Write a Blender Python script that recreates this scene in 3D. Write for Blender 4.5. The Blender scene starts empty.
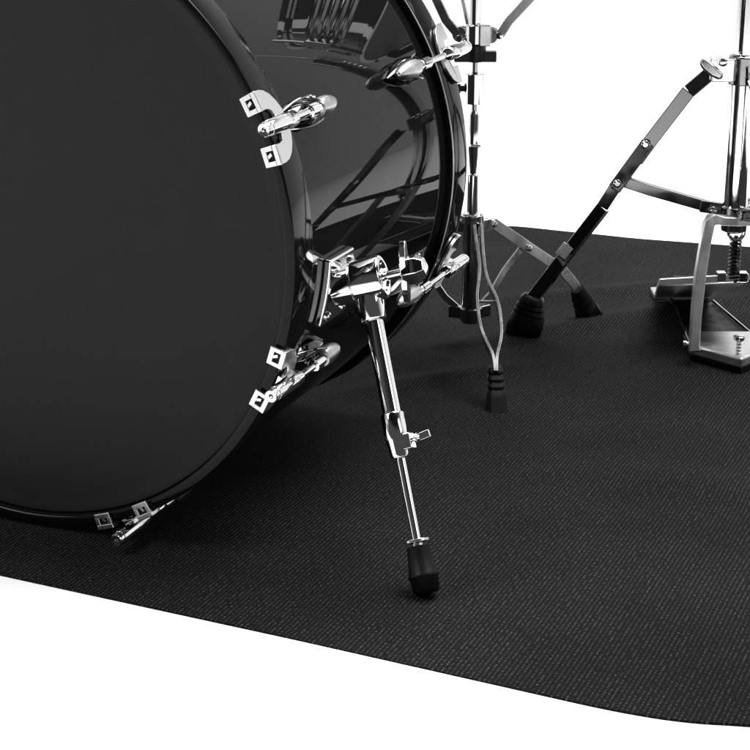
import bpy, bmesh, math, random
from mathutils import Vector, Matrix, noise
V = Vector; PI = math.pi; R = math.radians
random.seed(4)
S = bpy.context.scene
COL = S.collection

# ------------------------------------------------------------------ camera
H = 0.6686; PITCH = R(18.2273); F = 1788.9          # focal length in photo pixels (750 wide)
cd = bpy.data.cameras.new('camera'); cam = bpy.data.objects.new('camera', cd); COL.objects.link(cam)
cam.location = (0, 0, H); cam.rotation_euler = (PI/2-PITCH, 0, 0)
cd.sensor_width = 36; cd.lens = F/750*36; cd.clip_start = 0.05; cd.clip_end = 400
S.camera = cam
S.render.resolution_x = 1024; S.render.resolution_y = 1024

# ------------------------------------------------------------------ world: a bright white studio, dimmer behind the camera
w = bpy.data.worlds.new('World'); S.world = w; w.use_nodes = True
nt = w.node_tree; nt.nodes.clear()
out = nt.nodes.new('ShaderNodeOutputWorld'); bg = nt.nodes.new('ShaderNodeBackground')
tc = nt.nodes.new('ShaderNodeTexCoord'); sx = nt.nodes.new('ShaderNodeSeparateXYZ')
mr = nt.nodes.new('ShaderNodeMapRange'); mr.interpolation_type = 'SMOOTHSTEP'
mr.inputs['From Min'].default_value = -0.5; mr.inputs['From Max'].default_value = 0.25
mr.inputs['To Min'].default_value = 0.07; mr.inputs['To Max'].default_value = 1.08
nt.links.new(tc.outputs['Generated'], sx.inputs[0]); nt.links.new(sx.outputs['Y'], mr.inputs['Value'])
mz = nt.nodes.new('ShaderNodeMapRange'); mz.interpolation_type = 'SMOOTHSTEP'
mz.inputs['From Min'].default_value = .42; mz.inputs['From Max'].default_value = .72
mz.inputs['To Min'].default_value = 1.0; mz.inputs['To Max'].default_value = .12
mx = nt.nodes.new('ShaderNodeMath'); mx.operation = 'MULTIPLY'
nt.links.new(sx.outputs['Z'], mz.inputs['Value']); nt.links.new(mr.outputs[0], mx.inputs[0]); nt.links.new(mz.outputs[0], mx.inputs[1])
nt.links.new(mx.outputs[0], bg.inputs['Strength']); bg.inputs['Color'].default_value = (1, 1, 1, 1)
nt.links.new(bg.outputs[0], out.inputs[0])

# ------------------------------------------------------------------ studio lamps
def area(name, loc, target, sx_, sy_, radiance):
    l = bpy.data.lights.new(name, 'AREA'); l.shape = 'RECTANGLE'; l.size = sx_; l.size_y = sy_
    l.energy = radiance*PI*sx_*sy_
    o = bpy.data.objects.new(name, l); COL.objects.link(o); o.location = loc
    o.rotation_euler = (V(target)-V(loc)).to_track_quat('-Z', 'Y').to_euler()
    return o
area('overhead_softbox', (1.5, 2.7, 4.3), (0.5, 2.0, 0), 3.4, 3.4, 14.0)
area('side_softbox', (2.3, 0.3, 1.9), (0.1, 1.9, 0.1), 0.9, 1.3, 4.0)
area('left_floor_fill', (-1.9, 1.0, 2.0), (-0.35, 1.25, 0), 1.1, 1.1, 12.0)  # fill lamp added to whiten the front-left floor and line the hoop edge

S.view_settings.view_transform = 'Standard'; S.view_settings.look = 'None'
S.view_settings.exposure = 0; S.view_settings.gamma = 1
S.render.engine = 'CYCLES'

# ------------------------------------------------------------------ helpers
def ray(px, py):
    fw = V((0, math.cos(PITCH), -math.sin(PITCH))); up = V((0, math.sin(PITCH), math.cos(PITCH)))
    return fw + V(((px-375)/F, 0, 0)) + up*((375-py)/F)
def at(px, py, Y):
    d = ray(px, py); return d*(Y/d.y) + V((0, 0, H))
def gp(px, py, z=0.0):
    d = ray(px, py); return d*((z-H)/d.z) + V((0, 0, H))

def node(nt, t, **kw):
    n = nt.nodes.new(t)
    for k, v in kw.items():
        if k in n.inputs: n.inputs[k].default_value = v
        else: setattr(n, k, v)
    return n
def mat(name, col, rough, metal=0.0, spec=0.5, coat=0.0, rvar=0.0, bump=0.0, bscale=400.0, cvar=0.0, stretch=(1, 1, 1)):
    m = bpy.data.materials.new(name); m.use_nodes = True; t = m.node_tree; b = t.nodes['Principled BSDF']
    b.inputs['Base Color'].default_value = (col, col, col, 1)
    b.inputs['Roughness'].default_value = rough; b.inputs['Metallic'].default_value = metal
    b.inputs['Specular IOR Level'].default_value = spec; b.inputs['Coat Weight'].default_value = coat
    b.inputs['Coat Roughness'].default_value = 0.02
    co = t.nodes.new('ShaderNodeTexCoord'); mp = t.nodes.new('ShaderNodeMapping'); mp.inputs['Scale'].default_value = stretch
    t.links.new(co.outputs['Object'], mp.inputs[0])
    if rvar:
        n = node(t, 'ShaderNodeTexNoise', Scale=45.0, Detail=5.0); t.links.new(mp.outputs[0], n.inputs['Vector'])
        r = node(t, 'ShaderNodeMapRange'); r.inputs['From Min'].default_value = .35; r.inputs['From Max'].default_value = .7
        r.inputs['To Min'].default_value = max(0.0, rough-rvar*.4); r.inputs['To Max'].default_value = rough+rvar
        t.links.new(n.outputs[0], r.inputs[0]); t.links.new(r.outputs[0], b.inputs['Roughness'])
    if cvar:
        n = node(t, 'ShaderNodeTexNoise', Scale=60.0, Detail=6.0); t.links.new(mp.outputs[0], n.inputs['Vector'])
        r = node(t, 'ShaderNodeValToRGB'); r.color_ramp.elements[0].position = .3; r.color_ramp.elements[1].position = .75
        a, c = col*(1-cvar), col*(1+cvar)
        r.color_ramp.elements[0].color = (a, a, a, 1); r.color_ramp.elements[1].color = (c, c, c, 1)
        t.links.new(n.outputs[0], r.inputs[0]); t.links.new(r.outputs[0], b.inputs['Base Color'])
    if bump:
        n = node(t, 'ShaderNodeTexNoise', Scale=bscale, Detail=4.0); t.links.new(mp.outputs[0], n.inputs['Vector'])
        bu = node(t, 'ShaderNodeBump', Strength=bump, Distance=0.0005); t.links.new(n.outputs[0], bu.inputs['Height'])
        t.links.new(bu.outputs[0], b.inputs['Normal'])
    return m
M = dict(
    chrome=mat('chrome', .78, .045, 1.0, rvar=.07, bump=.05, bscale=60),
    nickel=mat('satin_nickel', .62, .22, 1.0, rvar=.10),
    capm=mat('worn_zinc', .46, .30, 1.0, rvar=.12, cvar=.12),
    smoked=mat('polished_steel_dark', .15, .045, 1.0, rvar=.03),
    dark=mat('darkened_chrome', .07, .09, 1.0, rvar=.05),  # lug chrome, darkened to stand for the black shell mirrored in it
    satin=mat('satin_alloy', .62, .25, 1.0, rvar=.08),
    cast=mat('cast_alloy', .60, .36, 1.0, rvar=.12, bump=.12, bscale=900, cvar=.15),
    darkchrome=mat('darkened_chrome', .30, .10, 1.0, rvar=.08),  # chrome with the stand tube's dark reflections put into its colour
    lacquer=mat('black_lacquer', .005, .02, 0, spec=.09, rvar=.012, bump=.05, bscale=9),
    hoop=mat('hoop_lacquer', .004, .05, 0, spec=.12, rvar=.03),
    head=mat('drum_head_film', .012, .55, 0, spec=.12, bump=.12, bscale=2200, cvar=.05),
    rubber=mat('black_rubber', .004, .36, 0, spec=.09, rvar=.15, bump=.4, bscale=900, cvar=.3),
    plastic=mat('black_plastic', .008, .35, 0, spec=.3, rvar=.1),
    hole=mat('dark_recess', .004, .6, 0, spec=.2),
    film=mat('coated_head', .65, .5, 0, spec=.3, bump=.3, bscale=900),
    white=mat('white_studio_floor', .9, .7, 0, spec=.1, bump=.02, bscale=50),
)

class MB:
    """collects geometry (world or local coordinates) and links it as one mesh object"""
    def __init__(s): s.v = []; s.f = []; s.pieces = []
    def add(s, vs, fs):
        o = len(s.v); s.pieces.append((len(s.v), len(vs), len(s.f), len(fs))); s.v += [V(p) for p in vs]; s.f += [[i+o for i in q] for q in fs]; return s
    def loft(s, rings, cap=True, close=False):
        n = len(rings[0]); vs = [p for r in rings for p in r]; fs = []
        m = len(rings)
        for k in range(m if close else m-1):
            k2 = (k+1) % m
            for i in range(n):
                j = (i+1) % n; fs.append([k*n+i, k*n+j, k2*n+j, k2*n+i])
        if cap and not close: fs.append(list(range(n))[::-1]); fs.append([(m-1)*n+i for i in range(n)])
        return s.add(vs, fs)
    @staticmethod
    def frame(ax):
        ax = V(ax).normalized(); h = V((0, 0, 1)) if abs(ax.z) < .9 else V((1, 0, 0))
        u = ax.cross(h).normalized(); return ax, u, ax.cross(u)
    def lathe(s, p0, ax, prof, n=24, cap=True, close=False, sx=1, sy=1):
        ax, u, v = s.frame(ax); p0 = V(p0)
        return s.loft([[p0+ax*h+(u*math.cos(2*PI*i/n)*sx+v*math.sin(2*PI*i/n)*sy)*r for i in range(n)] for h, r in prof], cap, close)
    def tube(s, p0, p1, r, n=20, r1=None):
        p0 = V(p0); p1 = V(p1); L = (p1-p0).length; r1 = r if r1 is None else r1
        return s.lathe(p0, p1-p0, [(0, r), (L, r1)], n)
    def sweep(s, pts, r, n=12):
        pts = [V(p) for p in pts]; rings = []; _, u, _ = s.frame(pts[1]-pts[0])
        for i, p in enumerate(pts):
            t = (pts[min(i+1, len(pts)-1)]-pts[max(i-1, 0)]).normalized()
            u = (u-t*u.dot(t)).normalized(); v = t.cross(u)
            rr = r[i] if isinstance(r, (list, tuple)) else r
            rings.append([p+(u*math.cos(2*PI*k/n)+v*math.sin(2*PI*k/n))*rr for k in range(n)])
        return s.loft(rings)
    def strip(s, pts, N, w, t):
        """flat bar along pts; N = direction of its thickness t, width w across"""
        pts = [V(p) for p in pts]; N = V(N).normalized(); rings = []
        for i, p in enumerate(pts):
            a = (pts[i]-pts[i-1]).normalized() if i else (pts[1]-pts[0]).normalized()
            b = (pts[i+1]-pts[i]).normalized() if i < len(pts)-1 else a
            d = (a+b).normalized(); n = (N-d*N.dot(d)).normalized(); sd = d.cross(n)
            ww = (w[i] if isinstance(w, (list, tuple)) else w)/max(.6, a.dot(d)); tt = t[i] if isinstance(t, (list, tuple)) else t
            rings.append([p+sd*(ww/2)*x+n*(tt/2)*y for x, y in ((-1, -1), (1, -1), (1, 1), (-1, 1))])
        return s.loft(rings)
    def channel(s, pts, N, w, t, wall=.0022):
        """open U-section bar: web facing -N, flanges going back along N"""
        pts = [V(p) for p in pts]; N = V(N).normalized(); rings = []
        for i, p in enumerate(pts):
            a = (pts[i]-pts[i-1]).normalized() if i else (pts[1]-pts[0]).normalized()
            b = (pts[i+1]-pts[i]).normalized() if i < len(pts)-1 else a
            d = (a+b).normalized(); n = (N-d*N.dot(d)).normalized(); sd = d.cross(n); h = w/2/max(.6, a.dot(d))
            prof = [(-h, t), (-h, 0), (h, 0), (h, t), (h-wall, t), (h-wall, wall), (-h+wall, wall), (-h+wall, t)]
            rings.append([p+sd*x+n*y for x, y in prof])
        return s.loft(rings)
    def box(s, c, hx, hy, hz, ex=(1, 0, 0), ey=(0, 1, 0), ez=(0, 0, 1), taper=1.0):
        c = V(c); ex, ey, ez = V(ex).normalized(), V(ey).normalized(), V(ez).normalized()
        q = ((-1, -1), (1, -1), (1, 1), (-1, 1))
        return s.loft([[c+ex*hx*x+ey*hy*y-ez*hz for x, y in q], [c+ex*hx*x*taper+ey*hy*y*taper+ez*hz for x, y in q]])
    def prism(s, outline, o, u, v, n, t0, t1):
        o = V(o); u, v, n = V(u), V(v), V(n)
        return s.loft([[o+u*a+v*b+n*t for a, b in outline] for t in (t0, t1)])
    def map(s, fn): s.v = [fn(p) for p in s.v]; return s
    def build_each(s, *a, **k):
        """every shape added so far becomes an object of its own"""
        r = []
        for v0, nv, f0, nf in s.pieces:
            m = MB(); m.v = s.v[v0:v0+nv]; m.f = [[i-v0 for i in q] for q in s.f[f0:f0+nf]]; r.append(m.build(*a, **k))
        return r
    def build(s, name, m, parent=None, bevel=0.0, sharp=32, sub=0, seg=2):
        me = bpy.data.meshes.new(name); off = V((0, 0, 0))
        if parent is not None: off = ORG.get(parent.name, V((0, 0, 0)))
        me.from_pydata([tuple(p-off) for p in s.v], [], s.f)
        bm = bmesh.new(); bm.from_mesh(me)
        bmesh.ops.remove_doubles(bm, verts=bm.verts, dist=1e-6)
        bmesh.ops.recalc_face_normals(bm, faces=bm.faces)
        for f in bm.faces: f.smooth = True
        for e in bm.edges:
            if len(e.link_faces) == 2 and e.calc_face_angle(0) > R(sharp): e.smooth = False
        bm.to_mesh(me); bm.free()
        o = bpy.data.objects.new(name, me); COL.objects.link(o)
        me.materials.append(M[m] if isinstance(m, str) else m)
        if parent is not None:
            o.parent = parent; ORG[o.name] = off
        if bevel:
            b = o.modifiers.new('bevel', 'BEVEL'); b.width = bevel; b.segments = seg; b.limit_method = 'ANGLE'; b.angle_limit = R(sharp)
            b.harden_normals = True
        if sub:
            q = o.modifiers.new('sub', 'SUBSURF'); q.levels = sub; q.render_levels = sub
        return o
ORG = {}
def empty(name, loc, label, cat, group=None, local=False, rot=None):
    o = bpy.data.objects.new(name, None); COL.objects.link(o); o.empty_display_size = .05
    o.location = loc
    if rot is not None: o.rotation_euler = rot
    ORG[o.name] = V((0, 0, 0)) if local else V(loc)
    o['label'] = label; o['category'] = cat
    if group: o['group'] = group
    return o
def tag(o, **kw):
    for k, v in kw.items(): o[k] = v
    return o
def copy_part(o, parent, loc=None, rotm=None):
    c = o.copy(); COL.objects.link(c); c.parent = parent
    if rotm is not None: c.matrix_basis = rotm
    for ch in list(o.children): copy_part(ch, c)
    return c

# ------------------------------------------------------------------ the setting: white studio floor and the black mat
fl = MB().add([(-6, -5, -.001), (6, -5, -.001), (6, 4.6, -.001), (-6, 4.6, -.001)], [[0, 1, 2, 3]]).build('floor', 'white')
tag(fl, kind='structure')

DA = V((.39105, .92024, .0157)).normalized()          # drum axis, front to rear
RA = V((DA.x, DA.y, 0)).normalized(); RP = V((RA.y, -RA.x, 0))   # rib direction of the mat and its perpendicular
def lerp_poly(pts, x):
    for (x0, y0), (x1, y1) in zip(pts, pts[1:]):
        if x <= x1 or (x1, y1) == pts[-1]:
            t = (x-x0)/(x1-x0); return y0+(y1-y0)*t
front = [(-1.6, 2.06), (-.334, 1.460), (-.062, 1.332), (.095, 1.2555), (.172, 1.218), (.20, 1.2065), (.229, 1.197), (.255, 1.1925), (.281, 1.191), (.35, 1.172), (1.7, .55)]
back = [(-1.6, 3.50), (-.2, 2.93), (.05, 2.805), (.12, 2.775), (.175, 2.773), (.203, 2.790), (.235, 2.782), (.293, 2.758), (.412, 2.706), (.5725, 2.655), (1.7, 2.2)]
def smooth_poly(p, x): return sum(lerp_poly(p, x+d) for d in (-.018, -.009, 0, .009, .018))/5
NX, NT = 520, 360
mb = MB(); vs = []
def mat_z(x, y):
    z = .0002+.0014*(noise.noise(V((x*3.1, y*2.3, 1.7)))+.55)+.0007*noise.noise(V((x*11, y*9, 4)))
    q = V((x, y, 0))
    def ridge(a, b, wd, h):
        a = V(a); b = V(b); t = max(0, min(1, (q-a).dot(b-a)/(b-a).length_squared)); d = (q-a-(b-a)*t).length
        return h*math.exp(-(d/wd)**2)*math.sin(PI*min(1, max(0, t*.9+.05)))
    z += ridge((.02, 2.10, 0), (.62, 2.42, 0), .03, .008)
    z += ridge((.08, 2.33, 0), (.75, 2.52, 0), .025, .006)
    z += ridge((.10, 1.78, 0), (.75, 1.50, 0), .04, .0045)
    z += ridge((-.05, 1.95, 0), (.20, 2.08, 0), .022, .006)
    return max(z, .0004)
for i in range(NX+1):
    x = -.86+2.46*(i/NX)
    yf, yb = smooth_poly(front, x), smooth_poly(back, x)
    for j in range(NT+1):
        y = yf+(yb-yf)*j/NT
        vs.append(V((x, y, mat_z(x, y))))
n = NT+1
top = len(vs); fs = [[i*n+j, (i+1)*n+j, (i+1)*n+j+1, i*n+j+1] for i in range(NX) for j in range(NT)]
vs2 = [V((p.x, p.y, -.0012)) for p in vs]
# skirt (the cut edge of the mat) round the border only
border = [(0, j) for j in range(NT)]+[(i, NT) for i in range(NX)]+[(NX, j) for j in range(NT, 0, -1)]+[(i, 0) for i in range(NX, 0, -1)]
idx = [i*n+j for i, j in border]; k0 = len(vs)
vs += [vs2[k] for k in idx]; L_ = len(idx)
fs += [[idx[k], idx[(k+1) % L_], k0+(k+1) % L_, k0+k] for k in range(L_)]
mm = bpy.data.materials.new('ribbed_black_mat'); mm.use_nodes = True; t = mm.node_tree; b = t.nodes['Principled BSDF']
g = t.nodes.new('ShaderNodeNewGeometry')
def dotn(vec):
    d = node(t, 'ShaderNodeVectorMath', operation='DOT_PRODUCT'); t.links.new(g.outputs['Position'], d.inputs[0]); d.inputs[1].default_value = vec; return d.outputs['Value']
def mth(op, a, c=None, d=None):
    m_ = node(t, 'ShaderNodeMath', operation=op)
    for i, q in enumerate((a, c, d)):
        if q is None: continue
        if isinstance(q, (int, float)): m_.inputs[i].default_value = q
        else: t.links.new(q, m_.inputs[i])
    return m_.outputs[0]
PITCHR = .0040
wob = node(t, 'ShaderNodeTexNoise', Scale=3.0, Detail=2.0); t.links.new(g.outputs['Position'], wob.inputs['Vector'])
u = mth('ADD', dotn(tuple(RP)), mth('MULTIPLY', wob.outputs[0], .006)); v = dotn(tuple(RA))
rib = mth('MULTIPLY_ADD', mth('SINE', mth('MULTIPLY', u, 2*PI/PITCHR)), .5, .5)
cross = mth('MULTIPLY_ADD', mth('SINE', mth('ADD', mth('MULTIPLY', v, 2*PI/.0038), mth('MULTIPLY', mth('FLOOR', mth('DIVIDE', u, PITCHR)), 2.4))), .5, .5)
cb = t.nodes.new('ShaderNodeCombineXYZ'); t.links.new(mth('DIVIDE', u, PITCHR), cb.inputs[0]); t.links.new(mth('DIVIDE', v, .0030), cb.inputs[1])
fk = node(t, 'ShaderNodeTexNoise', Scale=1.15, Detail=4.0, Roughness=.8); t.links.new(cb.outputs[0], fk.inputs['Vector'])
big = node(t, 'ShaderNodeTexNoise', Scale=6.0, Detail=3.0); t.links.new(g.outputs['Position'], big.inputs['Vector'])
height = mth('ADD', mth('MULTIPLY', mth('POWER', rib, 1.4), mth('MULTIPLY_ADD', cross, .35, .65)), mth('MULTIPLY', fk.outputs[0], .35))
bu = node(t, 'ShaderNodeBump', Strength=.9, Distance=.0009); t.links.new(height, bu.inputs['Height']); t.links.new(bu.outputs[0], b.inputs['Normal'])
fmask = node(t, 'ShaderNodeMapRange'); fmask.inputs['From Min'].default_value = .46; fmask.inputs['From Max'].default_value = .80
t.links.new(fk.outputs[0], fmask.inputs[0])
thread = mth('MULTIPLY', mth('MULTIPLY', mth('POWER', rib, 2.5), fmask.outputs[0]), mth('MULTIPLY_ADD', cross, .85, .15))
cr = node(t, 'ShaderNodeMapRange'); cr.inputs['To Min'].default_value = .0058; cr.inputs['To Max'].default_value = .18
t.links.new(thread, cr.inputs[0])
colr = mth('MULTIPLY', cr.outputs[0], mth('MULTIPLY_ADD', big.outputs[0], 1.3, .38))
cc = t.nodes.new('ShaderNodeCombineXYZ')
for i in range(3): t.links.new(colr, cc.inputs[i])
t.links.new(cc.outputs[0], b.inputs['Base Color'])
b.inputs['Roughness'].default_value = .75; b.inputs['Specular IOR Level'].default_value = .035
mo = MB().add(vs, fs).build('drum_mat', mm, sharp=60)
tag(mo, label='black ribbed floor mat lying under the drum and both stands', category='mat')

# ------------------------------------------------------------------ bass drum (built in its own frame: x out to the right, y along the axis to the rear, z up)
Rt = DA.cross(V((0, 0, 1))).normalized(); Up = Rt.cross(DA).normalized()
C0 = V((-.33226, 1.5675, .288)); RO = .288; LD = .4183; ZC = .288
DM = Matrix((Rt, DA, Up)).transposed().to_4x4(); DM.translation = C0-Up*ZC+V((0, 0, .003))
drum = empty('bass_drum', DM.translation, 'large black lacquered bass drum lying on its side at the left of the mat', 'bass drum', local=True, rot=DM.to_euler())
DI = DM.inverted()
def P(ax, r, deg): a = R(deg); return V((r*math.cos(a), ax, ZC+r*math.sin(a)))
YA = V((0, 1, 0)); CEN = V((0, 0, ZC))
MB().lathe(CEN, YA, [(.020, .2795), (LD-.020, .2795), (LD-.020, .272), (.020, .272)], 256, close=True).build('shell', 'lacquer', drum, sharp=40)
# heads: film with a raised collar and flesh ring against the hoop
prof = [(.0105, .0001), (.0105, .262), (.0100, .268), (.0085, .273), (.0085, .2762), (.014, .2772), (.018, .2772), (.018, .0001)]
MB().lathe(CEN, YA, prof, 200, cap=False).build('front_head', 'head', drum, sharp=40)
prof = [(LD-h, r) for h, r in prof]
MB().lathe(CEN, YA, prof, 160, cap=False).build('rear_head', 'head', drum, sharp=40)
def hoop_prof():
    a, c, r0, r1, e = 0.0, .038, .2775, RO, .0022
    p = []
    for (cx_, cy_, s0) in ((a+e, r1-e, 180), (c-e, r1-e, 90), (c-e, r0+e, 0), (a+e, r0+e, -90)):
        for k in range(5):
            q = R(s0-90*k/4); p.append((cx_+e*math.cos(q), cy_+e*math.sin(q)))
    return p
hp = hoop_prof()
MB().lathe(CEN, YA, hp, 256, close=True).build('front_hoop', 'hoop', drum, sharp=60)
rh = MB().lathe(CEN, YA, [(LD-h, r) for h, r in hp], 256, close=True).build('rear_hoop', 'hoop', drum, sharp=60)
m = MB()
m.lathe(CEN, YA, [(LD-.0382+.0011*math.cos(2*PI*k/10), .2866+.0011*math.sin(2*PI*k/10)) for k in range(10)], 256, close=True)
m.build('hoop_highlight', 'capm', rh, sharp=80)  # thin pale ring added as the highlight on the rear hoop's front edge
def claw_set(deg, side):
    """hoop claw with tension rod, and the lug it screws into; side 0 = front hoop, 1 = rear hoop"""
    a = R(deg); er = V((math.cos(a), 0, math.sin(a))); et = V((-math.sin(a), 0, math.cos(a)))
    ea = YA if side == 0 else -YA; o = CEN+YA*(0 if side == 0 else LD)
    def Q(t, ax, r): return o+er*r+et*t+ea*ax
    def Qc(t, ax, r):                      # wraps round the hoop
        q = t/RO; return o+(er*math.cos(q)+et*math.sin(q))*r+ea*ax
    half = [(31.5, -4), (31.5, 4), (30, 11), (26, 18), (19, 24), (11, 28), (4, 29.5)]
    inner = [(14.5, -4), (14.5, 3), (13, 9.5), (8, 12), (3, 12.5)]
    ol = [(-x, y) for x, y in half]+[(x, y) for x, y in half[::-1]]+inner+[(-x, y) for x, y in inner[::-1]]
    m = MB()
    K2 = []
    for (x0, y0), (x1, y1) in zip(ol, ol[1:]+ol[:1]):
        nn = max(1, int(abs(x1-x0)/4)); K2 += [(x0+(x1-x0)*q/nn, y0+(y1-y0)*q/nn) for q in range(nn)]
    m.loft([[Qc(x/1000, y/1000, r) for x, y in K2] for r in (RO+.0004, RO+.0042)])
    for sgn in (-1, 1):                    # the two hooks over the hoop edge: an open frame each
        c = sgn*.023
        for (t0, t1, r0, r1) in ((-.0088, .0088, RO-.0006, RO+.004), (-.0088, .0088, RO-.0115, RO-.0068), (-.0088, -.0044, RO-.0078, RO-.0004), (.0044, .0088, RO-.0078, RO-.0004)):
            rr = [(t0, r0), (t1, r0), (t1, r1), (t0, r1)]
            m.loft([[Qc(c+t, ax, r) for t, r in rr] for ax in (-.0046, -.0012)])
    cl = m.build('claw', 'satin', drum, bevel=.0007, sharp=30)
    for sgn in (-1, 1):
        m = MB()
        m.loft([[Qc(sgn*.023+t, ax, r) for t, r in ((-.0058, RO-.0076), (.0058, RO-.0076), (.0058, RO-.0005), (-.0058, RO-.0005))] for ax in (-.0026, -.0012)])
        m.build('rubber_insert', 'hole', cl)
        m = MB()
        m.loft([[Qc(sgn*.023+t, ax, r) for t, r in ((-.0022, RO-.0076), (.0008, RO-.0076), (.0030, RO-.0034), (.0004, RO-.0028))] for ax in (-.0040, -.0024)])
        m.build('hook_tooth', 'satin', cl)
    RR = RO+.0105
    # boss barrel with hollow, key-drive rod head
    m = MB().lathe(Q(0, 0, RR), ea, [(-.019, .0046), (-.020, .0062), (-.018, .0068), (-.004, .0068), (.002, .0072), (.026, .0072), (.028, .0060), (.028, .003)], 24)
    m.box(Q(0, .012, RO+.005), .0055, .011, .004, et, ea, er)
    m.build('claw_boss', 'chrome', cl, bevel=.0004)
    m = MB().lathe(Q(0, 0, RR), ea, [(-.0215, .0022), (-.027, .0022), (-.0275, .0052), (-.026, .0062), (-.021, .0062), (-.020, .0030), (.074, .0033), (.076, .0038), (.100, .0038)], 20)
    rod = m.build('tension_rod', 'chrome', cl, sharp=35)
    # lug: bulged, pointed casing on the shell with the threaded insert in its mouth
    def sa(x): return .041+(x-.060)*.77 if side == 0 else x
    m = MB(); rings = []; K = 22
    for k in range(K+1):
        s_ = k/K; ax = sa(.060+.092*s_)
        wd = .0002+.0135*math.sin(PI*min(1, s_**.85*.97+.02))**.75; hh = .0010+.0135*math.sin(PI*min(1, (s_**.9)*.93+.03))**.7
        ring = []
        for q in range(17):
            th = PI*q/16; x = wd*math.cos(th); z = hh*math.sin(th)**.85 if 0 < q < 16 else 0
            ring.append(Q(x, ax, math.sqrt(.2797**2-x*x)-.0006+z))
        rings.append(ring)
    m.loft(rings)
    lg = m.build('lug', 'dark', drum, sharp=40)
    m = MB().lathe(Q(0, 0, RR-.0005), ea, [(sa(x), y) for x, y in [(.082, .0040), (.083, .0060), (.100, .0060), (.101, .0050), (.115, .0050)]], 24)
    m.build('lug_insert', 'chrome', lg, sharp=40)
    m = MB().lathe(Q(0, 0, RR-.0022), ea, [(sa(x), y) for x, y in [(.110, .0045), (.111, .0080), (.116, .0087), (.128, .0088), (.140, .0078), (.149, .0058), (.155, .0032), (.157, .0008)]], 28)
    m.build('lug_cap', 'capm', lg, sharp=50)
    for sg in (-1, 1):
        pts = []
        for k in range(11):
            u_ = k/10; pts.append(Q(sg*(.0080+.0045*math.sin(PI*min(1, .15+u_*.85))), sa(.114-.050*u_), RR-.002-(RR-.002-.2815)*u_**1.6))
        MB().sweep(pts, [.0010+.0003*(1-k/10) for k in range(11)], 8).build('lug_rim', 'darkchrome', lg)
    return cl
for side in (0, 1):
    for k in range(8):
        if (side, k) != (1, 6): claw_set(22.5+45*k, side)      # the rear bottom one cannot be seen

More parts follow.
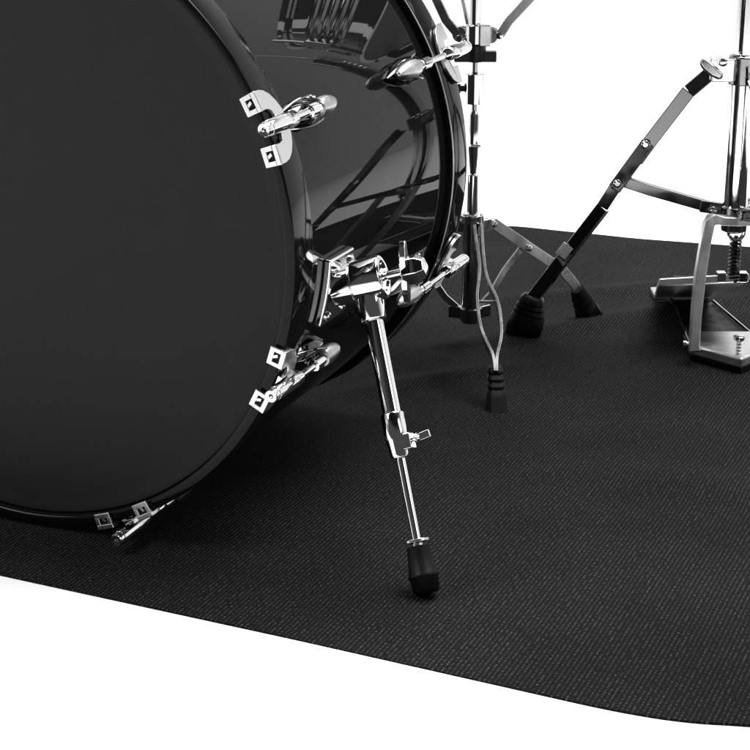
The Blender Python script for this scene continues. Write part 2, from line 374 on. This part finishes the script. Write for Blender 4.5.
# spur assembly: bracket on the shell, swivel barrel, wing nut, telescoping leg
def spur(mirror):
    def X(p): return V((-p.x, p.y, p.z)) if mirror else p
    br = MB(); m = br
    a0, a1, d0, d1, r0, r1 = .078, .130, -17.2, -4.2, .2790, .2865
    rings = []
    K = 8
    for k in range(K+1):
        d = d0+(d1-d0)*k/K
        rings.append([X(P(a0, r0, d)), X(P(a1, r0, d)), X(P(a1, r1, d)), X(P(a0, r1, d))])
    m.loft(rings)
    brk = m.build('spur_bracket', 'chrome', drum, bevel=.0022, sharp=40, seg=3)
    m = MB()
    for aa, dd in ((.088, -6.2), (.122, -6.2), (.088, -15.3), (.122, -15.3)):
        p = X(P(aa, .2863, dd)); e = (p-X(P(aa, .20, dd))).normalized()
        m.lathe(p, e, [(-.001, .0040), (.002, .0040), (.0032, .0026)], 16)
    m.build_each('bracket_screw', 'chrome', brk)
    b0 = X(P(.099, .284, -10.6)); b1 = b0+X(V((.92, .20, .27))).normalized()*.0475; ex = (b1-b0).normalized(); LB = (b1-b0).length
    m = MB().lathe(b0, ex, [(-.001, .0130), (-.001, .0165), (.018, .0180), (.0185, .0172), (.0195, .0172), (.020, .0198), (LB-.004, .0205), (LB-.0012, .0198), (LB, .0180), (LB, .0150), (LB-.004, .0138), (LB-.005, .0085), (LB-.001, .0080), (LB-.001, .004)], 48)
    bar = m.build('swivel_barrel', 'chrome', brk, bevel=.0008, sharp=40)
    # wing nut on the barrel end: bolt, thin upright blade, tapered nut behind it
    wv = (X(V((0, 0, 1))) - ex*X(V((0, 0, 1))).dot(ex)).normalized(); wu = ex.cross(wv).normalized()
    m = MB().lathe(b1, ex, [(-.008, .0070), (-.003, .0070), (-.002, .0042), (.026, .0042)], 20)
    m.build('wing_bolt', 'chrome', brk, bevel=.0004)
    e1 = (wv*math.cos(R(8))+wu*math.sin(R(8))); e2 = ex.cross(e1)
    m = MB().lathe(b1, ex, [(.016, .0070), (.017, .0110), (.023, .0135), (.031, .0140), (.038, .0090), (.040, .0030)], 6)
    for sg in (-1, 1):
        tl = ex*.004*sg
        ol = [(sg*.004, -.0085), (sg*.012, -.0095), (sg*.024, -.0065), (sg*.030, -.002), (sg*.030, .002), (sg*.024, .0065), (sg*.012, .0095), (sg*.004, .0085)]
        ex2 = (ex+e1*(-.22)).normalized(); e1b = e1-ex2*e1.dot(ex2)
        m.prism(ol, b1+ex*.019, e1b, e2, ex2, -.0028, .0028)
    m.build('wing_nut', 'chrome', brk, bevel=.0009, sharp=30)
    # leg
    p1 = DI @ V((.0452, 1.4125, .004)); p0 = b0+ex*.030; p1 = X(p1)
    e = (p1-p0).normalized(); Lg = (p1-p0).length
    m = MB().lathe(p0, e, [(-.006, .0100), (-.004, .0132), (.010, .0132), (.036, .0118), (.0375, .0108), (.0378, .0082), (.125, .0082), (.125, .0077)], 36)
    leg = m.build('spur_tube', 'chrome', brk, bevel=.0004, sharp=40)
    m = MB().lathe(p0, e, [(.122, .0098), (.1235, .0106), (.145, .0106), (.1465, .0101), (.160, .0088), (.163, .0078), (.163, .003)], 36)
    sd = X(V((.93, -.1, 0))); sd = (sd-e*sd.dot(e)).normalized(); up_ = sd.cross(e)
    m.box(p0+e*.150+sd*.0100, .0048, .0070, .0055, sd, e, up_)
    cl = m.build('clamp_collar', 'chrome', leg, bevel=.0009, sharp=38)
    m = MB().lathe(p0+e*.149+sd*.0130, sd, [(0, .0022), (.004, .0022), (.0045, .0044), (.0065, .0046), (.007, .0025), (.0095, .0025)], 16)
    m.strip([p0+e*.149+sd*.022-e*.0002, p0+e*.1475+sd*.032], e, .0030, .0068)
    m.build('clamp_screw', 'chrome', cl, bevel=.0005)
    m = MB().lathe(p0, e, [(.160, .0040), (Lg-.020, .0040)], 24)
    m.build('spur_rod', 'chrome', leg)
    m = MB().lathe(p0, e, [(Lg-.0475, .0045), (Lg-.0475, .0115), (Lg-.0450, .0115), (Lg-.0445, .0050), (Lg-.042, .0050)], 28)
    m.build('washer', 'nickel', leg, bevel=.0004)
    m = MB().lathe(p0, e, [(Lg-.042, .0070), (Lg-.0415, .0100), (Lg-.036, .0104), (Lg-.018, .0128), (Lg-.0165, .0138), (Lg-.0145, .0138), (Lg-.013, .0126), (Lg-.003, .0118), (Lg-.0005, .0095), (Lg, .004)], 36)
    m.build('rubber_foot', 'rubber', leg, sharp=50)
spur(False); spur(True)

# ------------------------------------------------------------------ snare stand behind the drum
SX, SY = .1205, 2.145
stand = empty('snare_stand', (SX, SY, 0), 'slim chrome snare stand rising behind the bass drum, with wire-like front leg', 'drum stand')
def sp(px, py, dY=0): return at(px, py, SY+dY)
def ztube(px, py, dY=0): return at(px, py, SY+dY).z
def col(z): return V((SX-.001, SY, z))
z0 = ztube(470, 322); zc = ztube(474, 219); EARS = []
MB().lathe(col(0), (0, 0, 1), [(z0, .009), (z0, .0115), (zc, .0115), (zc+.001, .009)], 32).build('lower_tube', 'darkchrome', stand, bevel=.0006)
MB().lathe(col(0), (0, 0, 1), [(zc-.004, .0115), (zc-.004, .0150), (zc+.006, .0150), (zc+.008, .0125), (zc+.008, .0070)], 32).build('tripod_collar', 'chrome', stand, bevel=.0008)
zt = ztube(477, 175)
MB().lathe(col(0), (0, 0, 1), [(zc, .0068), (zt, .0068), (zt+.001, .0060), (zt+.001, .003)], 28).build('upper_tube', 'chrome', stand)
# hinged height block: conical piece, gap, upper half
za, zb = ztube(477, 145), ztube(477, 110)
m = MB().lathe(col(0), (0, 0, 1), [(zt, .0035), (zt+.002, .0040), (za-.006, .0064), (za-.001, .0068), (za-.001, .003)], 24)
m.lathe(col(0), (0, 0, 1), [(za-.002, .003), (za+.0012, .003), (za+.0012, .0066), (zb-.006, .0066), (zb, .0040), (zb, .002)], 24)
m.tube(col(za)+V((-.004, -.0075, 0)), col(za)+V((.008, -.0075, .0005)), .0016)
m.build('memory_lock', 'chrome', stand, bevel=.0005)
zs0, zs1 = ztube(476, 103.6), ztube(476, 72.6)
MB().lathe(col(0), (0, 0, 1), [(zb-.003, .0035), (ztube(477, 28), .0038)], 16).build('ratchet_rod', 'darkchrome', stand)
m = MB().lathe(col(0), (0, 0, 1), [(zs0, .006), (zs0+.0005, .0132), (zs1-.0005, .0132), (zs1, .006)], 32)
m.build('height_sleeve', 'chrome', stand, bevel=.0006)
m = MB().lathe(col((zs0+zs1)/2)+V((-.012, -.003, 0)), (-1, 0, 0), [(0, .0035), (.005, .0035), (.005, .0055), (.010, .0055), (.0105, .003)], 14)
m.build('sleeve_bolt', 'plastic', stand, bevel=.0004)
# black adjusting disc
zk0, zk1, zk2 = ztube(476, 61.5), ztube(476, 51.2), ztube(476, 44.5)
m = MB().box(col((zk0+zk1)/2), .0250, .0065, (zk1-zk0)/2)
m.lathe(col(0), (0, 0, 1), [(zk0, .009), (zk0+.0002, .0115), (zk1, .0128), (zk2, .0128), (zk2+.0005, .006)], 28)
m.build('wing_knob', 'plastic', stand, bevel=.0008)
zh0, zh1 = ztube(476, 44.3), ztube(476, 24)
# hub with ears
m = MB().lathe(col(0), (0, 0, 1), [(zh0, .010), (zh0+.001, .0125), (zh1-.001, .0125), (zh1, .0085)], 28)
hubz = (zh0+zh1)/2-.0005
m.build('basket_hub', 'chrome', stand, bevel=.0006)
MB().box(col((zh0+zh1)/2)+V((.0105, -.0115, 0)), .0062, .004, (zh1-zh0)/2+.0004).build('hub_clip', 'nickel', stand, bevel=.001)
MB().lathe(col(0), (0, 0, 1), [(zh1-.002, .0072), (.47, .0072), (.472, .004)], 24).build('basket_tube', 'chrome', stand)
# three basket arms reaching up to the drum rim
def arm(ear, bend, mid, end, tip, nrm):
    m = MB().strip([ear, bend, mid, end], nrm, .0105, .0042)
    o = m.build('basket_arm', 'satin', stand, bevel=.0008)
    e2 = (end-mid).normalized()
    m = MB().strip([end-e2*.006, tip, tip+V((0, 0, .02))+(tip-col(tip.z)).normalized()*.004], nrm, .014, .012)
    m.build('rubber_tip', 'rubber', o, bevel=.002)
    q = V(nrm).normalized()
    MB().lathe(ear-q*.0045, -q, [(-.012, .0042), (.0, .0045), (.002, .0042), (.0026, .002)], 12).build('arm_bolt', 'chrome', o, bevel=.0003)
RIM = .172; ZB = .530; SC = V((SX+.045, SY-.02, 0))
def dirv(a): return V((math.cos(R(a)), math.sin(R(a)), 0))
def ear_plate(a):
    d = dirv(a); q = V((-d.y, d.x, 0))
    MB().lathe(col(hubz)+d*.0185-q*.006, q, [(0, .0085), (0, .0092), (.0035, .0092), (.0035, .003)], 20).lathe(col(hubz)+d*.0185+q*.0025, q, [(0, .0085), (0, .0092), (.0035, .0092), (.0035, .003)], 20).build('hub_ear', 'nickel', stand, bevel=.0005)
# right arm, left arm, back arm (positions follow the visible bends)
for a, er_ in ((-12, .030), (158, .024), (72, .022)):
    ear_plate(a); d = dirv(a); q = V((-d.y, d.x, 0))
    e = col(hubz)+d*er_; bz = hubz+.018; bnd = col(bz)+d*(er_+.010)
    if a == -12: e = sp(500, 35, -.006); bnd = sp(509, 21, -.008); mid = sp(536, -8, -.012)
    if a == 158: e = sp(461, 38, .004); bnd = sp(446, 20, .006); mid = sp(433, -8, .012)
    if a == 72: e = sp(470, 32, .018); bnd = sp(467, 18, .022); mid = sp(461, -8, .035)
    arm(e, bnd, mid, SC+V((0, 0, ZB-.016))+d*(RIM*.93), SC+V((0, 0, ZB-.010))+d*(RIM+.006), q if a != 158 else q)
# tripod legs
zl = zc-.002
def flat_leg(foot, az_bend=.0):
    """single flat chrome strip leg ending in a black rubber foot"""
# right-hand leg: strip seen from its broad side
f3 = gp(590, 320); dr = (V((f3.x, f3.y, 0))-V((SX, SY, 0))); dl = dr.length; dr.normalize(); qn = V((-dr.y, dr.x, 0))
def prof_leg(t, z): return V((SX, SY, 0))+dr*t+V((0, 0, z))
def strip_leg(dr, dl, name='leg', s=1.0):
    q = V((-dr.y, dr.x, 0))
    def B(t, z): return V((SX, SY, 0))+dr*t*dl+V((0, 0, z))
    m = MB().strip([B(*LEGP[0]), B(*LEGP[1]), B(*LEGP[2]), B(*LEGP[3]), B(*LEGP[4])], q, .0135, .0030)
    o = m.build(name, 'satin', stand, bevel=.0006)
    m = MB()
    for t_, z_ in (LEGP[0], LEGP[1]):
        m.lathe(B(t_, z_-.001)-q*.0012, -q, [(-.006, .0040), (0, .0045), (.0030, .0042), (.0040, .002)], 14)
    m.build_each('rivet', 'nickel', o, bevel=.0004)
    a = B(*LEGP[4]); c = B(LEGP[5][0], .001); ax = (c-a).normalized()
    rings = []
    for k, (s_, hw, hh) in enumerate(((-.25, .0072, .0085), (-.02, .0090, .0105), (.1, .0098, .012), (.14, .0086, .0108), (.22, .0104, .0124), (.34, .0112, .013), (.38, .0098, .0118), (.46, .0118, .0137), (.6, .0126, .0148), (.85, .0140, .0162), (1.0, .0138, .016))):
        p = a+(c-a)*s_; n2 = ax.cross(q)
        rings.append([p+q*hw*x+n2*hh*y for x, y in ((-1, -.6), (-.6, -1), (.6, -1), (1, -.6), (1, .6), (.6, 1), (-.6, 1), (-1, .6))])
    for r_ in rings:
        for p in r_: p.z = max(p.z, .0005)
    MB().loft(rings).build('rubber_foot', 'rubber', o, sharp=40)
    m = MB().strip([B(LEGP[1][0]-.02, LEGP[1][1]+.002)+q*.004, B(.27, .088)+q*.004, B(.17, .062)+q*.004, B(.09, .050)+q*.004], q, .0085, .0028)
    m.build('brace', 'satin', stand, bevel=.0005)
def in_plane(px, py, o, d):     # pixel -> (distance along d, height) in the vertical plane through o
    n_ = V((-d.y, d.x, 0)); r_ = ray(px, py); c_ = V((0, 0, H)); p = c_+r_*((o-c_).dot(n_)/r_.dot(n_)); return (p-o).dot(d), p.z
LEGP = [in_plane(px, py, V((SX, SY, 0)), dr) for px, py in ((493, 223), (528, 247), (563, 270.5), (574, 284), (580, 295), (591, 322))]
LEGP = [(t/dl, z) for t, z in LEGP]
EARZ = LEGP[0][1]
strip_leg(dr, dl)
drl = V((math.cos(R(math.degrees(math.atan2(dr.y, dr.x))+122)), math.sin(R(math.degrees(math.atan2(dr.y, dr.x))+122)), 0))
strip_leg(drl, dl)
for d_ in (dr, drl):
    q_ = V((-d_.y, d_.x, 0))
    MB().box(V((SX, SY, EARZ))+d_*.0165-q_*.004, .0095, .0016, .0075, d_, q_, (0, 0, 1)).build('collar_ear', 'chrome', stand, bevel=.0012)
    MB().box(V((SX, SY, EARZ))+d_*.0165+q_*.004, .0095, .0016, .0075, d_, q_, (0, 0, 1)).build('collar_ear', 'chrome', stand, bevel=.0012)
zlo = ztube(470, 313)
m = MB().lathe(col(0), (0, 0, 1), [(zlo-.008, .009), (zlo-.008, .0145), (zlo+.008, .0145), (zlo+.008, .009)], 28)
for d_ in (dr, drl): m.box(col(zlo)+d_*.019, .009, .0055, .0075, d_, (-d_.y, d_.x, 0), (0, 0, 1))
m.build('brace_collar', 'darkchrome', stand, bevel=.0012)
# front leg: a pair of edge-on strips pinching together into the foot
ft = gp(497, 410); top_y = SY-.014; ft_y = ft.y+.030
def wl(px, py):
    s_ = (py-226)/(368-226); return at(px, py, top_y+(ft_y-top_y)*max(0, s_))
left = [(474, 224), (475, 236), (478, 255), (480, 272), (478.5, 284), (476.8, 296), (478, 312), (480.5, 330), (486, 344), (492.5, 356), (494.6, 367), (495, 374)]
right = [(481.2, 224), (481.7, 232), (483, 255), (485.5, 277), (490, 288), (497, 301), (500, 315), (501.8, 333), (500, 346), (496.9, 357), (496.4, 367), (496.4, 374)]
def smooth_path(p, it=2):
    for _ in range(it):
        q = [p[0]]
        for a, b2 in zip(p, p[1:]): q += [(a[0]*.75+b2[0]*.25, a[1]*.75+b2[1]*.25), (a[0]*.25+b2[0]*.75, a[1]*.25+b2[1]*.75)]
        p = q+[p[-1]]
    return p
m = MB()
for pth in (left, right):
    pts = [wl(*q) for q in smooth_path(pth)]
    m.strip(pts, (1, 0, 0), .0120, .0032)
fleg = m.build('leg', 'nickel', stand, bevel=.0005)
tag(fleg, label='front leg of two thin bent chrome strips')
m = MB().tube(wl(476, 302)+V((0, .002, 0)), wl(498.5, 302)+V((0, .002, 0)), .0016, 10)
m.tube(wl(474.5, 236), wl(482.5, 236), .0020, 10)
m.build_each('rivet', 'nickel', fleg)
fa = wl(495, 366); fb = V((ft.x, ft.y, .0)); n_ = 12; rings = []; ax = (fb-fa)
for k in range(n_+1):
    s_ = k/n_; rib_ = .0016 if (k % 2 == 0 and k < 8) else 0
    hw = .0088+.0030*s_-rib_; hd = .009+.004*s_-rib_; p = fa+ax*s_
    rings.append([p+V((hw*x, hd*y, 0)) for x, y in ((-1, -.6), (-.6, -1), (.6, -1), (1, -.6), (1, .6), (.6, 1), (-.6, 1), (-1, .6))])
MB().loft(rings).build('rubber_foot', 'rubber', fleg, sharp=20)

# ------------------------------------------------------------------ snare drum carried by the stand (above the frame, seen in the lacquer)
sn = empty('snare_drum', (SC.x, SC.y, ZB), 'shallow chrome snare drum resting in the basket of the snare stand', 'snare drum')
oc = SC+V((0, 0, ZB)); RS = .1775
pr = [(.006, RS-.004)]
for k in range(60):
    s_ = k/59; z = .008+.124*s_; bead = sum(.0030*math.exp(-((z-c)/.0030)**2) for c in (.045, .057, .070, .083, .095))
    pr.append((z, RS-.003+bead))
pr += [(.134, RS-.004), (.134, RS-.008), (.006, RS-.008)]
MB().lathe(oc, (0, 0, 1), pr, 96, close=True).build('shell', 'chrome', sn, sharp=50)
for z, nm in ((.0, 'bottom_hoop'), (.128, 'top_hoop')):
    MB().lathe(oc+V((0, 0, z)), (0, 0, 1), [(0, RS), (0, RS+.0065), (.003, RS+.0065), (.003, RS+.0025), (.012, RS+.0025), (.012, RS)], 96, close=True).build(nm, 'chrome', sn, sharp=40)
MB().lathe(oc, (0, 0, 1), [(.003, .0001), (.003, RS+.001), (.0045, RS+.001), (.0045, .0001)], 72, cap=False).build('bottom_head', 'film', sn)
MB().lathe(oc, (0, 0, 1), [(.134, .0001), (.134, RS), (.1355, RS), (.1355, .0001)], 72, cap=False).build('top_head', 'film', sn)
for k in range(8):
    d = dirv(22+45*k); q = V((-d.y, d.x, 0))
    o = MB().box(oc+d*(RS+.006)+V((0, 0, .070)), .008, .009, .024, d, q, (0, 0, 1), taper=.9).build('lug', 'chrome', sn, bevel=.004)
    MB().tube(oc+d*(RS+.0085)+V((0, 0, -.004)), oc+d*(RS+.0085)+V((0, 0, .142)), .0028, 10).build('tension_rod', 'chrome', o)

# ------------------------------------------------------------------ hi-hat stand at the right
HY = 2.12; hx = at(742, 100, HY).x
hat = empty('hi_hat_stand', (hx, HY, 0), 'heavy chrome hi-hat stand with foot pedal at the right edge of the mat', 'hi-hat stand')
def hp_(px, py, dY=0): return at(px, py, HY+dY)
def hz(py): return at(742, py, HY).z
def hc(z): return V((hx, HY, z))
zb0 = hz(214)
MB().lathe(hc(0), (0, 0, 1), [(zb0-.004, .009), (zb0-.004, .0148), (hz(78), .0148), (hz(78), .008)], 40).build('lower_tube', 'chrome', hat, bevel=.0006)
MB().lathe(hc(0), (0, 0, 1), [(hz(60), .008), (hz(60), .0125), (.66, .0125), (.66, .006)], 36).build('upper_tube', 'chrome', hat, bevel=.0005)
m = MB().lathe(hc(0), (0, 0, 1), [(hz(84), .0150), (hz(84), .0185), (hz(56), .0185), (hz(54), .0150)], 36)
m.build('leg_collar', 'darkchrome', hat, bevel=.0015)
# clamp lugs and wing lever on the collar
cz = (hz(56)+hz(82))/2
m = MB().box(hc(cz)+V((-.027, -.010, 0)), .013, .0045, .0135)
m.box(hc(cz)+V((-.027, .006, 0)), .013, .0045, .0135)
m.lathe(hp_(723, 62, -.03), (0, -1, 0), [(-.02, .0055), (0, .0055), (.003, .0050), (.0035, .002)], 18)
m.build_each('clamp_ear', 'chrome', hat, bevel=.0014)
m = MB().strip([hp_(701, 60, -.022), hp_(706, 65, -.023), hp_(714, 72, -.024), hp_(722, 77.5, -.024)], (0, 1, 0), [.0085, .0125, .0125, .0085], .0085)
m.build('wing_lever', 'nickel', hat, bevel=.0034, seg=4)
# upper rod
MB().tube(hc(.66), hc(.86), .003, 12).build('pull_rod', 'chrome', hat)
# tripod leg (built once, copied round the tube)
f2 = gp(519, 338); f2 = V((f2.x+.004, f2.y, 0)); dL = V((f2.x-hx, f2.y-HY, 0)); DLn = dL.length; dL.normalize(); qL = V((-dL.y, dL.x, 0))
if qL.y < 0: qL = -qL
def lp(px, py):                 # pixel -> point in the vertical plane holding the tube axis and the foot
    d = ray(px, py); n_ = qL; o = V((0, 0, H)); s_ = (hc(0)-o).dot(n_)/d.dot(n_); return o+d*s_
tiltN = qL-V((0, 0, .27))
m = MB().channel([lp(714, 70), lp(688.5, 91.5)], tiltN, .0172, .011)
m.channel([lp(688.5, 91.5), lp(652, 139), lp(636, 161)], qL, .0172, .011)
m.channel([lp(648, 142.5)-qL*.0016, lp(614, 189)-qL*.0016], tiltN, .0166, .012)
m.channel([lp(614, 189)-qL*.0002, lp(602, 207.5)-qL*.0002], qL, .0150, .011)
m.channel([lp(602, 207.5)-qL*.0008, lp(528, 303)-qL*.0008], qL-V((0, 0, .42)), .0160, .0115)
leg0 = m.build('leg', 'smoked', hat, bevel=.0012)
m = MB()
for px, py in ((646, 144), (618, 183)):
    m.lathe(lp(px, py)-qL*.0026, -qL, [(-.012, .0050), (.0, .0058), (.0030, .0052), (.0044, .0030)], 18)
m.build_each('rivet', 'chrome', leg0, bevel=.0004)
m = MB().strip([lp(569, 245), lp(560.5, 256)], qL, .0145, .0016); m.map(lambda p: p-qL*.0016)
m.build('leg_reflection', 'satin', leg0, bevel=.0005)  # pale strip added for the white reflection on the lower leg
a = lp(533, 296); c = f2+V((0, 0, .003)); ax = (c-a).normalized(); n2 = ax.cross(qL); rings = []
for s_, hw, hh in ((0, .008, .0105), (.08, .0125, .0145), (.16, .0140, .0165), (.19, .0126, .0152), (.28, .0150, .0180), (.32, .0136, .0168), (.41, .0160, .0195), (.45, .0146, .0182), (.56, .0170, .0212), (.8, .0182, .0225), (1.0, .0176, .0215)):
    p = a+(c-a)*s_
    rings.append([p+qL*(hw*x+.004)+n2*hh*y for x, y in ((-1, -.6), (-.6, -1), (.6, -1), (1, -.6), (1, .6), (.6, 1), (-.6, 1), (-1, .6))])
for r_ in rings:
    for p in r_: p.z = max(p.z, .0008)
MB().loft(rings).build('rubber_foot', 'rubber', leg0, sharp=50)
# strut from the leg to the bottom hub
m = MB().channel([lp(616, 180), lp(650, 191), lp(706, 207)], qL, .0135, .009)
m.strip([lp(700, 206), lp(724, 209.5), lp(741, 216)], qL, .0150, .006)
m.map(lambda p: p+qL*.0015)
strut0 = m.build('strut', 'smoked', hat, bevel=.0012)
m = MB()
for px, py in ((713, 210), (740, 219)):
    m.lathe(lp(px, py)-qL*.002, -qL, [(-.008, .0050), (.0, .0056), (.0026, .0050), (.0036, .0028)], 18)
m.build_each('rivet', 'chrome', strut0, bevel=.0004)
for ang in (118, 242):
    T = Matrix.Rotation(R(ang), 4, 'Z')
    for src in (leg0, strut0):
        copy_part(src, hat, rotm=T)
# bottom hub
m = MB().lathe(hc(0), (0, 0, 1), [(hz(232), .010), (hz(230), .0155), (hz(212), .0165), (hz(206), .0175), (hz(205), .012)], 32)
m.build('bottom_hub', 'darkchrome', hat, bevel=.001)
# cast stirrup frame: cross arm, two uprights, base
FY = 2.065
def fp(px, py, dY=0): return at(px, py, FY+dY)
def mir(p): return V((2*hx-p.x, p.y, p.z))
m = MB()
yt = .03
pl = [fp(738, 221, .040), fp(722, 220, .036), fp(712, 219, .030), fp(708.5, 224, .026), fp(705, 243, .022), fp(700, 275, .012), fp(696, 315, .004), fp(694, 345, .0), fp(694.5, 352, -.002)]
wdt = [.011, .011, .0125, .0125, .0125, .0135, .0125, .0125, .0135]
m.strip(pl, (0, 1, 0), wdt, .015)
m.strip([mir(p) for p in pl], (0, 1, 0), wdt, .015)
fr = m.build('stirrup_frame', 'cast', hat, bevel=.003, sharp=35, seg=3)
# base: shallow V-shaped plate in front, thick raised rim, rubber pad under it
bl, bc = gp(690, 362), gp(739, 376)
bl = V((bl.x, bl.y, 0)); bc = V((hx+.0, bc.y, 0)); blb = V((bl.x+.004, bl.y+.085, 0))
ol = [bl, bc, mir(bl), mir(blb), blb]
def base_prism(o_, z0_, z1_, grow=0.0):
    cen = sum(o_, V((0, 0, 0)))/len(o_)
    return [[p+(p-cen).normalized()*grow+V((0, 0, z)) for p in o_] for z in (z0_, z1_)]
MB().loft(base_prism(ol, .0095, .0145, -.004)).build('base_plate', 'cast', hat, bevel=.001)
m = MB()
m.strip([bl+V((0, .006, .0155)), bc+V((0, .006, .0155)), mir(bl)+V((0, .006, .0155))], (0, 0, 1), .0085, .013)
m.build('base_rim', 'cast', hat, bevel=.003, sharp=30, seg=3)
MB().loft(base_prism(ol, .0012, .0098, -.001)).build('base_pad', 'rubber', hat, bevel=.0015)
# anti-slip spur screw on the base and the small hex screw at its side
q = gp(738, 356, .013); q = V((q.x, q.y, .013))
m = MB().lathe(q, (0, 0, 1), [(-.002, .0035)]+[(z*.001, .0036 if (z//2) % 2 else .0028) for z in range(0, 20)]+[(.020, .0030), (.0205, .0066), (.0250, .0072), (.0262, .005)], 16)
m.build('spur_screw', 'chrome', hat, sharp=50)
m = MB().lathe(fp(691, 344, .012), (-1, 0, 0), [(-.002, .003), (.006, .003), (.006, .0046), (.0095, .0046), (.010, .002)], 10)
m.build('set_screw', 'chrome', hat, bevel=.0003)
# footboard: toe end raised in front, sloping back down to the heel plate
tz = at(700, 278, 2.135).z; xl, xr = at(657, 283, 2.135).x, at(748, 283, 2.135).x
hzY = 2.345
rings = []; ro = .0035
for s_, w_, th_ in ((0, 1.0, .0105), (.03, 1.0, .012), (.5, .84, .010), (.86, .68, .009), (1.0, .66, .009)):
    y = 2.125+(hzY-2.125)*s_; z = tz+(.012-tz)*s_; cx_ = (xl+xr)/2+.012*s_; hw = (xr-xl)/2*w_
    rings.append([V((cx_-hw, y, z-th_/2-ro*(1-s_))), V((cx_+hw, y, z-th_/2+ro*(1-s_))), V((cx_+hw*.98, y, z+th_/2+ro*(1-s_))), V((cx_-hw*.98, y, z+th_/2-ro*(1-s_)))])
fb_ = MB().loft(rings).build('footboard', 'cast', hat, bevel=.0022, seg=3)
m = MB()
for k in range(7):
    s_ = .12+.1*k; y = 2.125+(hzY-2.125)*s_; z = tz+(.012-tz)*s_+.0058
    m.box(((xl+xr)/2+.012*s_, y, z), (xr-xl)/2*.62, .0042, .0018)
m.build_each('grip_pad', 'rubber', fb_, bevel=.0008)
m = MB()
for px in (721, 742.5): m.box(at(px, 276.5, 2.118), .0052, .006, .0062)
m.build_each('chain_clamp', 'chrome', fb_, bevel=.0012)
MB().box(((xl+xr)/2+.013, hzY+.024, .0065), (xr-xl)/2*.66, .020, .004).build('heel_plate', 'cast', hat, bevel=.002)
# radius rods between heel plate and base
m = MB().tube(gp(671, 299, .010), gp(693, 348, .010), .0020, 10)
o = m.build('radius_rod', 'chrome', hat)
m = MB().tube(gp(713, 301, .010), gp(760, 341, .010), .0020, 10)
m.build('radius_rod', 'chrome', hat)
MB().add([gp(672, 300, .0035), gp(716, 300, .0035), gp(752, 342, .0035), gp(694, 346, .0035), gp(672, 300, .0075), gp(716, 300, .0075), gp(752, 342, .0075), gp(694, 346, .0075)], [[0, 1, 2, 3], [4, 5, 6, 7], [0, 1, 5, 4], [1, 2, 6, 5], [2, 3, 7, 6], [3, 0, 4, 7]]).build('connecting_plate', 'rubber', hat, bevel=.001)
# pull ring and coil spring down to the footboard toe
rc = at(736.5, 231, 2.12); m = MB(); K = 20
m.sweep([rc+V((.0092*math.cos(2*PI*k/K), 0, .0115*math.sin(2*PI*k/K))) for k in range(K+1)], .0027, 10)
m.build('pull_ring', 'chrome', hat)
s0, s1 = at(736, 239, 2.125), at(733, 280, 2.13); ax, uu, vv = MB.frame(s1-s0); Ls = (s1-s0).length; N_ = 11; pts = []
for k in range(N_*14+1):
    a_ = 2*PI*k/14; pts.append(s0+ax*Ls*k/(N_*14)+(uu*math.cos(a_)+vv*math.sin(a_))*.0062)
m = MB().sweep(pts, .0016, 8); m.tube(s0-ax*.004, s1, .0028, 10)
m.build('spring', 'plastic', hat)
